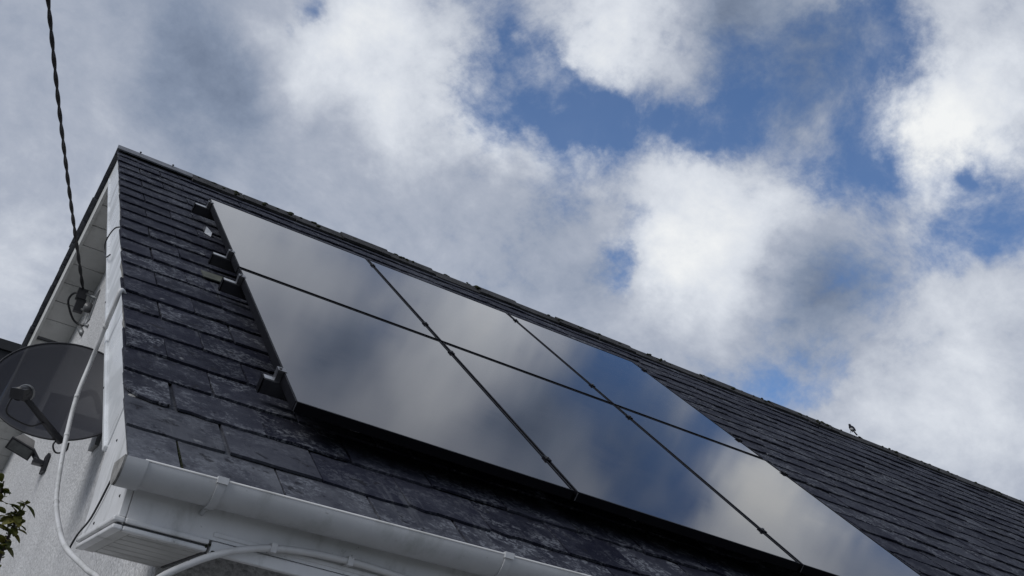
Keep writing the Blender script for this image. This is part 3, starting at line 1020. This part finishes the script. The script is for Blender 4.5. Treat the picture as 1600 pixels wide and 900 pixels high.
part('junction_sleeve', MB().tube([(-0.272, 5.34, 4.455), (-0.262, 5.06, 4.33)], 0.022, 10).tube([(-0.262, 5.20, 4.45), (-0.258, 4.90, 4.35)], 0.012, 8), GALV, wb, True)

# ================================================================== satellite dish
C0 = Vector((-0.490, 2.20, 3.156))
face = Vector((-0.20, -0.86, 0.46)).normalized()
side = face.cross(Vector((0, 0, 1))).normalized()
upd = side.cross(face).normalized()
DM = Matrix(((side.x, upd.x, face.x, C0.x), (side.y, upd.y, face.y, C0.y), (side.z, upd.z, face.z, C0.z), (0, 0, 0, 1)))
dish = thing('satellite_dish', (WALL_X, 2.42, 2.98), 'dark grey perforated satellite dish on the gable wall', 'satellite dish')
RD, DEPTH = 0.312, 0.060
prof = [(0.001, -DEPTH)] + [(RD * k / 14, -DEPTH + DEPTH * (k / 14) ** 2) for k in range(1, 15)]
back = [(r_, h_ - 0.0025) for r_, h_ in prof[::-1]]
ell = DM @ Matrix.Diagonal((1.03, 0.98, 1, 1))
part('reflector', MB().lathe(prof + [(RD + 0.002, -0.001)], ell, 56), DISH, dish, True)
part('rim', MB().tube([ell @ Vector(((RD + .002) * math.cos(2 * math.pi * k / 56), (RD + .002) * math.sin(2 * math.pi * k / 56), 0)) for k in range(57)], 0.0045, 6, False), DISH_DARK, dish, True)
foot = DM @ Vector((-RD * 0.24, -RD * 0.93, 0.0))
lnb = Vector((-0.668, 1.86, 3.002))
armd = (lnb - foot).normalized()
arm_o = part('feed_arm', MB().tube([foot - armd * 0.02, foot + (lnb - foot) * 0.5, lnb], [0.019, 0.015, 0.013], 8), DISH_DARK, dish, True)
lm_dir = (C0 - lnb).normalized()
LM = Matrix.Translation(lnb) @ lm_dir.to_track_quat('Z', 'Y').to_matrix().to_4x4()
part('feed_horn', MB().lathe([(0.0, -0.035), (0.030, -0.035), (0.032, 0.015), (0.036, 0.028), (0.036, 0.046), (0.0, 0.050)], LM, 16), DISH_DARK, dish, True)
part('horn_cap', MB().lathe([(0.0365, 0.026), (0.039, 0.030), (0.039, 0.044), (0.0365, 0.048)], LM, 18), GALV, dish, True)
part('feed_body', MB().box((-0.03, -0.022, -0.050), (0.03, 0.024, 0.0), LM), DISH_DARK, dish)
side_off = Vector((-0.045, -0.01, -0.05))
part('feed_cable', MB().tube(spline([lnb - lm_dir * 0.04, lnb + Vector((-0.035, -0.01, -0.045)), lnb + Vector((-0.025, 0.02, -0.098)), lnb + (foot - lnb) * 0.35 + Vector((0, 0, -0.075)), lnb + (foot - lnb) * 0.62 + Vector((0, -.01, -0.012)), foot], 8), 0.0042, 6), CABLE_B, dish, True)
part('feed_cable', MB().tube(spline([foot, foot + Vector((-0.012, 0.0, -0.035)), foot + Vector((0.012, 0.01, -0.062)), foot + Vector((0.050, 0.02, -0.040)), foot + Vector((0.052, 0.03, 0.0))], 8), 0.0042, 6), CABLE_B, dish, True)
bk = C0 - face * (DEPTH + 0.006)
part('mount_plate', MB().box((-0.055, -0.20, -0.075), (0.055, 0.03, -0.068), DM).box((-0.040, -0.10, -0.11), (0.040, 0.02, -0.076), DM), DISH_DARK, dish)
part('mount_arm', MB().tube(spline([bk - face * 0.03, bk - face * 0.08 + Vector((0.04, 0, 0.07)), Vector((-0.33, 2.42, 3.24)), Vector((-0.262, 2.45, 3.16))], 8), 0.016, 8), DISH_DARK, dish, True)
part('mount_strut', MB().box((-0.40, 2.37, 3.05), (-0.252, 2.42, 3.11)), DISH_DARK, dish)
part('wall_plate', MB().box((-0.256, 2.34, 2.98), (-0.237, 2.52, 3.26)), GALV, dish)

# ================================================================== floodlight
fl_c = Vector((-0.415, 4.60, 3.350))
FM = Matrix.Translation(fl_c) @ Matrix.Scale(0.80, 4) @ Matrix.Rotation(R(16), 4, 'Y') @ Matrix.Rotation(R(-38), 4, 'X')
flood = thing('floodlight', (WALL_X, 4.5, 3.2), 'small square floodlight tilted down on the wall under the dish', 'floodlight')
hb = part('housing', MB().hexa([FM @ Vector(q) for q in ((-.095, -.055, -.06), (.095, -.055, -.06), (.095, .055, -.06), (-.095, .055, -.06),
                                                      (-.050, -.035, .07), (.060, -.035, .07), (.060, .045, .07), (-.050, .045, .07))]), LAMP_BODY, flood)
bevel(hb, 0.006, 2)
part('bezel', MB().box((-0.105, -0.064, -0.074), (0.105, 0.064, -0.060), FM), DISH_DARK, flood)
part('lamp_glass', MB().box((-0.090, -0.050, -0.0775), (0.090, 0.050, -0.0745), FM), LAMP_GLASS, flood)
part('bracket', MB().tube([fl_c + Vector((0.06, 0, -0.02)), Vector((-0.30, 4.56, 3.26)), Vector((-0.246, 4.52, 3.24))], 0.020, 8).box((-0.33, 4.50, 3.235), (-0.244, 4.60, 3.262)).box((-0.262, 4.46, 3.19), (-0.2445, 4.62, 3.31)), DISH_DARK, flood)

# ================================================================== climbing plant
plant = thing('shrub', (-0.58, 0.92, 0), 'leafy shrub tip with green and yellowing leaves at the lower left', 'shrub')
stem_main = spline([(-0.58, 0.92, 0.0), (-0.62, 0.95, 0.8), (-0.55, 0.9, 1.5), (-0.562, 0.9, 2.05), (-0.597, 0.9, 2.16), (-0.600, 0.9, 2.26), (-0.592, 0.9, 2.335), (-0.607, 0.9, 2.372)], 6)
stem_two = spline([(-0.61, 0.95, 1.2), (-0.66, 0.92, 1.8), (-0.655, 0.9, 2.2), (-0.668, 0.9, 2.38), (-0.672, 0.9, 2.46)], 6)
stem_thr = spline([(-0.595, 0.9, 2.34), (-0.585, 0.88, 2.385), (-0.580, 0.88, 2.415)], 5)
part('stem', MB().tube(stem_main, [0.012 - 0.009 * i / (len(stem_main) - 1) for i in range(len(stem_main))], 7), STEM, plant, True)
part('stem', MB().tube(stem_two, [0.009 - 0.0065 * i / (len(stem_two) - 1) for i in range(len(stem_two))], 7), STEM, plant, True)
part('stem', MB().tube(stem_thr, 0.002, 6), STEM, plant, True)
def leaf_mesh(r):
    L, W = 1.0, r.uniform(0.5, 0.64)
    vs_, fs = [], []
    prof_ = [(0.0, 0.02), (0.12, 0.20), (0.35, 0.42), (0.62, 0.50), (0.85, 0.34), (1.0, 0.03)]
    curl = r.uniform(0.10, 0.3)
    for t_, w_ in prof_:
        zc = -curl * t_ * t_
        vs_ += [(-w_ * W, t_, zc + 0.16 * w_), (0, t_, zc), (w_ * W, t_, zc + 0.16 * w_)]
    for i_ in range(len(prof_) - 1):
        a_ = i_ * 3
        fs += [(a_, a_ + 1, a_ + 4, a_ + 3), (a_ + 1, a_ + 2, a_ + 5, a_ + 4)]
    nv = len(vs_)
    vs_ += [(x_, y_, z_ - 0.012) for x_, y_, z_ in vs_]
    fs += [tuple(nv + q for q in f[::-1]) for f in fs]
    me = MB().add(vs_, fs).mesh('leaf', LEAF, True)
    return me
rl_ = random.Random(5)
LEAVES = [leaf_mesh(rl_) for _ in range(5)]
def leaf(p, az, el, size, roll):
    o = bpy.data.objects.new('leaf', rl_.choice(LEAVES))
    link(o, plant)
    M = Matrix.Translation(p) @ Matrix.Rotation(az, 4, 'Z') @ Matrix.Rotation(el, 4, 'X') @ Matrix.Rotation(roll, 4, 'Y') @ Matrix.Scale(size, 4)
    o.matrix_basis = M
for st, n_, t_from in ((stem_main, 52, 0.52), (stem_two, 46, 0.45), (stem_thr, 12, 0.1)):
    for q in range(n_):
        t_ = t_from + (1 - t_from) * (q + rl_.random() * 0.5) / n_
        p = st[min(len(st) - 1, int(t_ * (len(st) - 1)))] + Vector((rl_.uniform(-.006, .006), rl_.uniform(-.006, .006), rl_.uniform(-.012, .012)))
        leaf(p, rl_.uniform(0, 6.28), R(rl_.uniform(-35, 40)), rl_.uniform(0.028, 0.056), R(rl_.uniform(-40, 40)))

# ================================================================== bird
bx = 6.66
bird = thing('bird', (bx, APEX.y - 0.005, APEX.z + 0.035), 'small dark bird perched on the mossy ridge', 'bird')
bc = Vector((bx, APEX.y - 0.005, APEX.z + 0.078))
BMX = Matrix.Rotation(R(32), 3, 'Y')
b = MB()
ring_t = [(-0.072, 0.004, 0.0), (-0.060, 0.016, 0.0), (-0.030, 0.030, -0.004), (0.0, 0.036, -0.004), (0.028, 0.031, 0.0), (0.045, 0.023, 0.006),
          (0.058, 0.022, 0.012), (0.072, 0.021, 0.014), (0.083, 0.013, 0.012), (0.088, 0.004, 0.010)]
# head towards the gable (-x), tail down the ridge
b.tube([bc + BMX @ Vector((-t_, 0, h_)) * 0.56 for t_, r_, h_ in ring_t], [r_ * 0.56 for t_, r_, h_ in ring_t], 12)
body = part('body', b, FEATHER, bird, True)
hd = bc + BMX @ Vector((-0.083, 0, 0.013)) * 0.56
part('beak', MB().tube([hd, hd + Vector((-0.014, 0, -0.002))], [0.004, 0.0008], 6), CABLE_B, bird, True)
part('tail', MB().box((0.025, -0.007, -0.005), (0.090, 0.007, 0.000), Matrix.Translation(bc) @ Matrix.Rotation(R(30), 4, 'Y')), FEATHER, bird)
part('belly', MB().ball(bc + Vector((-0.004, -0.006, -0.011)), (0.021, 0.018, 0.016), None, 10, 6), FEATHER_PALE, bird, True)
for sx in (-1, 1):
    part('wing', MB().ball(bc + BMX @ Vector((0.008, 0.018 * sx, 0.004)), (0.036, 0.007, 0.014), BMX, 10, 6), FEATHER, bird, True)
    part('leg', MB().tube([bc + Vector((-0.002, 0.007 * sx, -0.018)), Vector((bx - 0.004, APEX.y - 0.005 + 0.012 * sx, APEX.z + 0.030))], 0.0022, 5), CABLE_B, bird)
